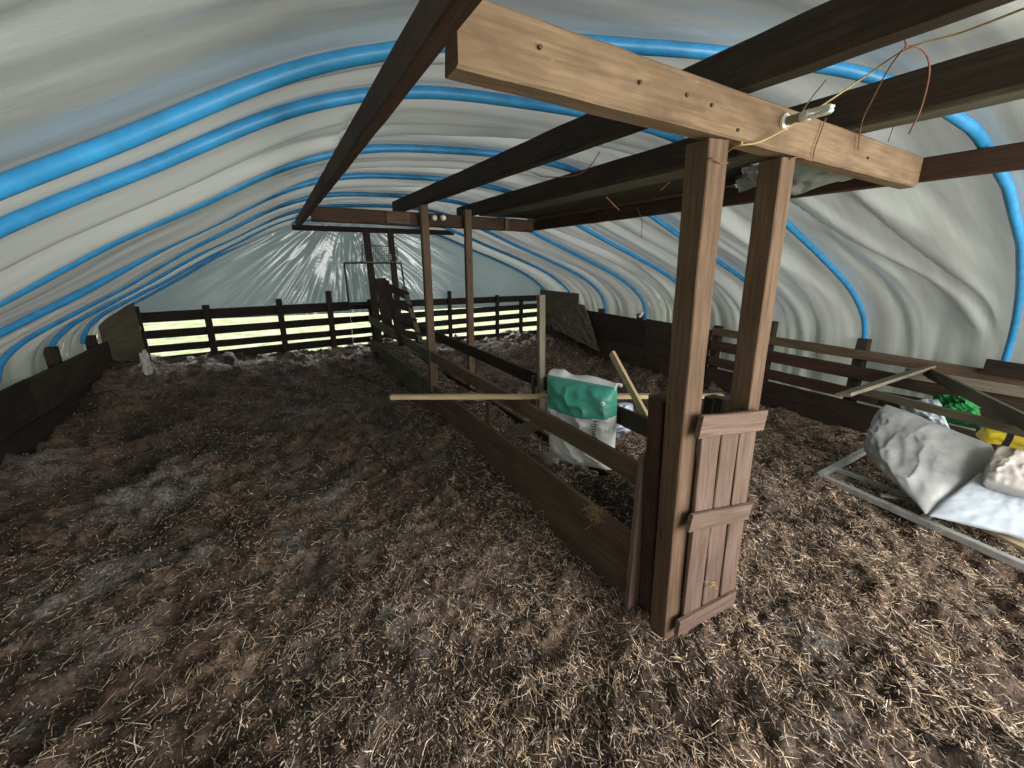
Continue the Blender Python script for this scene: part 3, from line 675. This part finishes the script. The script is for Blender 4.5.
t = thing('feed_barrier', 'right side of the feed passage, dark rail passing behind the green bag', 'barrier', (1.79, 4, 0))
board('top_rail', (1.785, 1.30, .71), (1.785, 5.0, .715), .03, .11, 'dark', t)
board('top_rail', (1.785, 5.01, .715), (1.785, 7.1, .73), .03, .11, 'dark', t)
board('board', (1.79, 1.1, .14), (1.79, 4.1, .14), .028, .30, 'dark', t)
board('board', (1.79, 4.11, .14), (1.79, 7.1, .15), .028, .30, 'black', t)
pa, pb = W(541, 295, 0, 1.755), W(541, 412, 0, 1.755)
board('post', pb, pa, .055, .045, 'greywood', t, up=(0, 1, 0))
board('strut', W(533.5, 376, 0, 1.74), W(533.5, 406, 0, 1.74), .03, .025, 'rail', t, up=(0, 1, 0))
board('post', (1.80, 1.15, -.05), (1.80, 1.15, 1.0), .08, .08, 'black', t, up=(0, 1, 0))

# end timbers of the barrier next to the near frame
p_ = W(652, 400, 1, 1.02)
e1 = board('barrier_post', (1.365, 1.03, -.1), (1.265, 1.03, 1.11), .085, .07, 'red', None, up=(0, 1, 0), rough_end=.015)
tag(e1, 'dark rough post ending the barrier, directly behind the first frame post', 'post')
e2 = board('barrier_batten', W(629, 620, 1, 1.09), W(646, 455, 1, 1.09), .06, .03, 'hatch', None, up=(0, 1, 0), rough_end=.02)
tag(e2, 'split pinkish batten standing at the near end of the feed barrier', 'batten')
lg = board('round_log', W(725, 398, 1, 1.05)+Vector((0, 0, .0)), (1.62, 1.05, -.05), .085, .085, 'dark', None, up=(0, 1, 0), ch=.026)
tag(lg, 'dark round log post standing between the two frame posts', 'log')

# hatch
t = thing('plank_hatch', 'weathered three-plank hatch nailed across the two near posts', 'hatch', (1.55, .87, 0))
HYf = .868
tl, tr_ = W(701, 428, 1, HYf), W(756, 422, 1, HYf); bl, br = W(680, 634, 1, HYf), W(733, 601, 1, HYf)
for i in range(3):
    f0, f1 = i/3+.012, (i+1)/3-.022
    ta, tb = tl.lerp(tr_, f0), tl.lerp(tr_, f1); ba, bb = bl.lerp(br, f0), bl.lerp(br, f1)
    c0, c1 = (ta+tb)/2, (ba+bb)/2; c1.z = .015+i*.004
    board('plank', c1, c0, (tb-ta).length*.5+(bb-ba).length*.5, .018, 'hatch', t, up=(0, 1, 0), ch=.003)
for (a, b, h, dy) in (((699, 427), (764, 420), .085, -.022), ((689, 523), (748, 511), .075, -.022), ((677, 628), (733, 597), .075, -.018)):
    A, B = W(*a, 1, HYf+dy), W(*b, 1, HYf+dy); 
    board('ledge_batten', A, B, .02, h, 'hatch', t, ch=.003)

# ---------------------------------------------------------------- things in the passage
lb = board('loose_batten', W(391, 397, 2, .765), W(722, 396, 2, .775), .045, .028, 'lightwood', None)
tag(lb, 'long pale batten lying crosswise over both rails behind the bag', 'batten')
st = board('leaning_stick', W(612, 353, 0, 1.90), W(650, 424, 0, 1.83), .045, .025, 'lightwood', None, up=(1, 0, 0))
tag(st, 'short pale batten leaning up right of the green bag', 'batten')

# feed bag
BL, BR = Vector((1.50, 2.10, .33)), Vector((1.70, 1.705, .31))
dd = (BR-BL); nrm = Vector((dd.y, -dd.x, 0)).normalized()
TL, TR = W(549, 372, 1, 2.12), W(618, 386, 1, 1.70)
TL, TR = W(549, 374, 0, 1.50), W(617, 387, 0, 1.70)
print('bag', BL, BR, TL, TR, W(553, 455, 0, 1.5), W(612, 470, 0, 1.7))
BL, BR = W(553, 456, 0, 1.50), W(613, 470, 0, 1.70)
t = thing('feed_bag', 'half-used green and white feed bag standing in the feed passage', 'bag', (1.62, 1.93, .30))
quad = [BL, BR, TR, TL]
bag = cushion_obj('sack', None, quad, .24, 411, t, mats=[M['bagwhite'], M['baggreen']], split=lambda u, v: v > .65-.03*math.sin(u*3.1), cre=.03, n=70, freq=2.6, flatback=.5)
# folded white mouth
def bagpt(u, v, off):
    fr, bk, nr = BAG; n = fr.shape[0]-1; x, y = u*n, v*n; i, j = min(int(x), n-1), min(int(y), n-1); a_, b_ = x-i, y-j
    p = fr[i, j]*(1-a_)*(1-b_)+fr[i+1, j]*a_*(1-b_)+fr[i, j+1]*(1-a_)*b_+fr[i+1, j+1]*a_*b_
    return Vector(p+nr*off)
BAG = cushion(quad, .24, 411, .03, 70, 2.6, .5)
inn = -Vector(BAG[2]) if Vector(BAG[2]).dot(Vector((-1, -1, 0))) > 0 else Vector(BAG[2])
print('bag normal', BAG[2])
nu = 34; rows_ = []
for i in range(nu+1):
    u = i/nu; e = TL.lerp(TR, u)
    w_ = .5+.5*math.sin(u*9); hgt = .006*math.sin(u*11+1)+.012*math.exp(-((u-.2)/.08)**2)
    r_ = [e+Vector((0, 0, -.028-.012*math.sin(u*11+1)))-inn*.022, e+Vector((0, 0, .004+hgt))-inn*.012, e+Vector((0, 0, .018+hgt))+inn*.01,
          e+Vector((0, 0, .022+hgt*1.5))+inn*(.05+.01*math.sin(u*17)), e+Vector((0, 0, .006-.01*w_))+inn*(.095+.02*math.sin(u*7)), e+Vector((0, 0, -.02))+inn*(.10+.02*math.sin(u*7))]
    rows_.append([tuple(q) for q in r_])
fm = grid_mesh('folded_mouth', np.array(rows_)-np.array(t.location), M['bagwhite'], t); so_ = fm.modifiers.new('thick', 'SOLIDIFY'); so_.thickness = .004
# printed marks wrapped on the sack
def text_mesh(s, size):
    cu = bpy.data.curves.new('txt', 'FONT'); cu.body = s; cu.size = size; cu.align_x = 'LEFT'; cu.resolution_u = 3
    ob = bpy.data.objects.new('txt', cu); link(ob); dg = bpy.context.evaluated_depsgraph_get(); me = bpy.data.meshes.new_from_object(ob.evaluated_get(dg))
    vs = [tuple(v.co) for v in me.vertices]; fs = [tuple(p.vertices) for p in me.polygons]
    bpy.data.objects.remove(ob); bpy.data.curves.remove(cu); bpy.data.meshes.remove(me); return vs, fs
LW, LH = (BR-BL).length, (TL-BL).length
def print_on(name, s, size, u0, v0, rot, mat, off=.0025):
    vs, fs = text_mesh(s, size); g = G(); out = []
    for x, y, _ in vs:
        if rot: x, y = y, -x
        out.append(bagpt(min(.985, u0+x/LW), min(.985, max(.01, v0+y/LH)), off))
    g.v = [tuple(p) for p in out]; g.f = fs; return g.build(name, mat, bag if False else t)
print_on('lettering', 'HypeA', .045, .78, .635, True, M['ink'])
print_on('lettering', '-- - --', .03, .92, .63, True, M['greyink'])
print_on('lettering', '---------', .036, .02, .475, False, M['ink'])
for k_, (a_, b_) in enumerate(((.04, .26), (.04, .22), (.05, .18), (.25, .22), (.24, .17), (.26, .12), (.05, .12))):
    print_on('small_print', ['-- ----', '--- --', '---- --', '--- ---', '-- ----', '---- --', '----'][k_], .020, a_, b_, False, M['greyink'])
print_on('lettering', '-----', .020, .875, .80, True, M['bagwhite'])
g = G(); ang = [2*math.pi*i/18 for i in range(18)]
for r_a, r_b in ((.006, .011),):
    vs = [bagpt(.90+math.cos(a)*r/LW, .835+math.sin(a)*r/LH, .003) for r in (r_a, r_b) for a in ang]
    g.v = [tuple(p) for p in vs]; g.f = [(i, (i+1) % 18, 18+(i+1) % 18, 18+i) for i in range(18)]
g.build('round_logo', M['bagwhite'], t)

cb = cushion_obj('crumpled_plastic_bag', M['clearbag'], [W(604, 440, 0, 1.93), W(628, 433, 0, 1.93), W(631, 402, 0, 1.95), W(606, 400, 0, 1.95)], .14, 431, cre=.05, freq=9, edge=.06)
tag(cb, 'crumpled clear bluish plastic bag behind the green feed bag', 'bag')
lump('concrete_block', W(549, 462, 0, 1.56)+Vector((0, .02, -.01)), (.085, .11, .075), M['stone'], 9, 'rough grey brown block in the passage left of the feed bag', 'block', .22, 3)
# tuft of hay caught on the barrier board
def tuft(c, n, r, label, seed):
    rr = random.Random(seed); g = G()
    for i in range(n):
        a = rr.uniform(0, 6.28); l_ = rr.uniform(.4, 1)*r; p = Vector(c)+Vector((rr.gauss(0, .25)*r, rr.gauss(0, .25)*r, rr.gauss(0, .18)*r))
        d = Vector((math.cos(a), math.sin(a), rr.uniform(-.5, .5)))*l_
        tube(g, [p-d*.5, p+Vector((0, 0, .1*r)), p+d*.5], .0012, 3)
    return tag(g.build('hay_tuft', M['cable']), label, 'hay', None, 'stuff')
tuft(W(597, 515, 0, 1.35), 90, .09, 'tuft of hay caught on the top of the barrier board', 5)
tuft(W(633, 495, 0, 1.33), 7, .05, 'few pale straws hanging under the end of the brown rail', 6)
tuft(W(712, 585, 1, .84), 16, .05, 'few straws stuck on the lower boards of the hatch', 7)
tuft(W(335, 352, 1, 7.2), 60, .2, 'wisps of hay caught on the far fence post foot', 8)

# hurdle leaning in the passage
t = thing('wooden_hurdle', 'broken dark pallet-like hurdle leaning at the far end of the passage', 'hurdle', (1.6, 5.2, .2))
yq = 5.3
a0, a1 = W(386, 281, 1, yq+.5), W(402, 345, 1, yq-.3); b0, b1 = W(404, 287, 1, yq+.4), W(421, 343, 1, yq-.35)
board('stile', a0, a1, .07, .035, 'black', t, up=(0, 1, 0)); board('stile', b0, b1, .06, .035, 'green', t, up=(0, 1, 0))
for k_ in (.12, .36, .60, .84): board('slat', a0.lerp(a1, k_)+Vector((-.02, 0, .02)), b0.lerp(b1, k_+.06)+Vector((.02, 0, 0)), .02, .10, 'black', t)
# metal shelf basket and frame on the end posts
t = thing('wire_basket', 'rusty wire mesh basket fixed between the two far end posts', 'basket', (1.3*k3, FY3, 1.7))
A, B, Cc, D = W(362, 262, 1, FY3-.05), W(397, 262, 1, FY3-.05), W(397, 247, 1, FY3-.05), W(362, 245, 1, FY3-.05)
g = G()
for a, b in ((A, B), (B, Cc), (Cc, D), (D, A)): tube(g, [a, (a+b)/2, b], .008, 6)
g.build('rim', M['darkmetal'], t)
g = G()
for k_ in range(1, 16): p, q = A.lerp(B, k_/16), D.lerp(Cc, k_/16); tube(g, [p, (p+q)/2, q], .0035, 4)
for k_ in range(1, 7): p, q = A.lerp(D, k_/7), B.lerp(Cc, k_/7); tube(g, [p, (p+q)/2, q], .0035, 4)
g.build('mesh', M['darkmetal'], t)
board('shelf', A+Vector((0, .06, 0)), B+Vector((.0, .06, 0)), .14, .02, 'greywood', t)
g = G(); c = W(390, 257, 1, FY3-.0)+Vector((0, 0, -.05)); tube(g, [c, c+Vector((0, 0, .09)), c+Vector((0, 0, .12)), c+Vector((0, 0, .16))], lambda s: .035 if s < .6 else .015, 12)
tag(g.build('small_bottle', M['bagwhite'], smooth=True), 'small white bottle standing in the far wire basket', 'bottle')
t = thing('door_frame', 'thin dark rectangular metal frame on the end wall fence', 'frame', (1.3, FY-.12, 1.3))
g = G(); yv = FY-.14
A, B, Cc, D = W(349, 304, 1, yv), W(407, 304, 1, yv), W(401, 263, 1, yv), W(344, 263, 1, yv)
for a, b in ((A, B), (B, Cc), (Cc, D), (D, A), (W(376, 304, 1, yv), W(372, 263, 1, yv))): tube(g, [a, (a+b)/2, b], .014, 6)
g.build('tube_frame', M['darkmetal'], t)

# ---------------------------------------------------------------- pile at the right
t = thing('metal_gate', 'flat galvanised frame lying on the bedding under the sacks', 'gate', (3.8, .5, .06))
A, B, Cc, D = Vector((3.50, 1.30, .06)), Vector((3.22, -.55, .07)), Vector((4.6, -.75, .09)), Vector((4.45, 1.32, .09))
g = G()
for a, b in ((A, B), (B, Cc), (Cc, D), (D, A)): beam(g, a, b, .045, .045, jit=.0006)
g.build('outer_frame', M['galv'], t)
for k_ in (.45,):
    g = G(); p, q = A.lerp(D, k_*.55), B.lerp(Cc, k_*.55); beam(g, p, q, .03, .03, jit=.0006); g.build('bar', M['galv'], t)
g = G(); p, q = A.lerp(B, .34), D.lerp(Cc, .3); beam(g, p, q, .03, .03, jit=.0006); g.build('bar', M['galv'], t)
for k_ in (.03, .3): 
    p = A.lerp(B, k_); board('foot_block', p+Vector((.03, 0, -.03)), p+Vector((.25, .0, -.03)), .06, .045, 'greywood', t)

def sack(label, quad, thick, seed, mt, name='woven_sack', cat='sack', **k):
    return tag(cushion_obj(name, M[mt], quad, thick, seed, **k), label, cat)
sack('large dirty white sack slumped on the metal frame', [W(866, 452, 0, 3.80), W(926, 515, 2, .13), W(989, 443, 2, .50), W(886, 404, 2, .62)], .34, 501, 'woven', cre=.022, freq=2.4, n=70, flatback=.75, edge=.03)
sack('crumpled white sack top sticking up behind the large sack', [W(905, 425, 0, 4.1), W(950, 430, 0, 4.1), W(938, 399, 0, 4.2), W(900, 402, 0, 4.2)], .12, 511, 'paleblue', cre=.03, freq=8, n=40, edge=.04)
sack('grey dirty sack at the right edge beyond the pale sheet', [W(982, 482, 2, .36), W(1050, 500, 2, .36), W(1050, 445, 2, .52), W(998, 444, 2, .55)], .2, 521, 'woven2', cre=.02, freq=4.5, n=44, flatback=.8, edge=.03)
sack('pale bluish plastic sheet spread over the gate beside the large sack', [W(927, 516, 2, .13), W(1050, 545, 2, .15), W(1055, 482, 2, .33), W(978, 473, 2, .36)], .06, 531, 'paleblue', 'plastic_sheet', 'plastic sheet', cre=.007, freq=4, n=50, edge=.02)
sack('bundle of bright green netting behind the sacks', [W(930, 420, 0, 4.35), W(985, 430, 0, 4.3), W(978, 405, 0, 4.5), W(938, 397, 0, 4.5)], .15, 541, 'netting', 'netting_bundle', 'netting', cre=.04, freq=9, n=40, edge=.05)
t = thing('yellow_bundle', 'yellow plastic bundle with a black band at the right edge', 'bundle', W(1005, 435, 2, .62))
cushion_obj('bundle', None, [W(975, 434, 2, .58), W(1060, 452, 2, .58), W(1060, 440, 2, .68), W(985, 425, 2, .68)], .12, 551, t, mats=[M['yellow'], M['ink']], split=lambda u, v: .30 < u < .42, cre=.01, n=40)

def pl(label, a, b, w, h, mt, **k):
    return tag(board('loose_plank', a, b, w, h, mt, None, **k), label, 'plank', 'planks dumped over the sacks')
pl('pale plank poking out left from the pile onto the fence top', W(843, 395, 2, .78), W(929, 367, 0, 4.98), .09, .025, 'greywood', up=(0, .3, 1))
pl('long thin plank lying over the top of the large sack', W(862, 391, 2, .70), W(1060, 441, 2, .70), .035, .055, 'green')
pl('plank slanting from the fence top down to the right edge', W(926, 371, 0, 4.95), W(1060, 440, 2, .78), .03, .085, 'green')
pl('dark plank lying behind the green netting', W(900, 383, 0, 4.9), W(1060, 418, 0, 4.8), .03, .09, 'dark')
pl('grey plank leaning along the fence rail at right', W(905, 373, 0, 5.0), W(1060, 398, 0, 5.0), .03, .09, 'greywood')
pl('added dark plank filling the dark gap between the netting and the fence', W(880, 398, 0, 4.7), W(1060, 430, 0, 4.6), .04, .12, 'dark')  # plank added to darken the space behind the sacks
pl('thick dark board against the sheet at the far right edge', W(985, 366, 0, 5.0), W(1060, 378, 0, 4.95), .04, .12, 'black')
pl('pale thin slat lying under the sheet on the gate', W(985, 528, 2, .10), W(1050, 560, 2, .11), .06, .02, 'lightwood')
pl('short pale lath inside the metal frame corner', W(880, 495, 2, .11), W(912, 500, 2, .11), .03, .015, 'greywood')
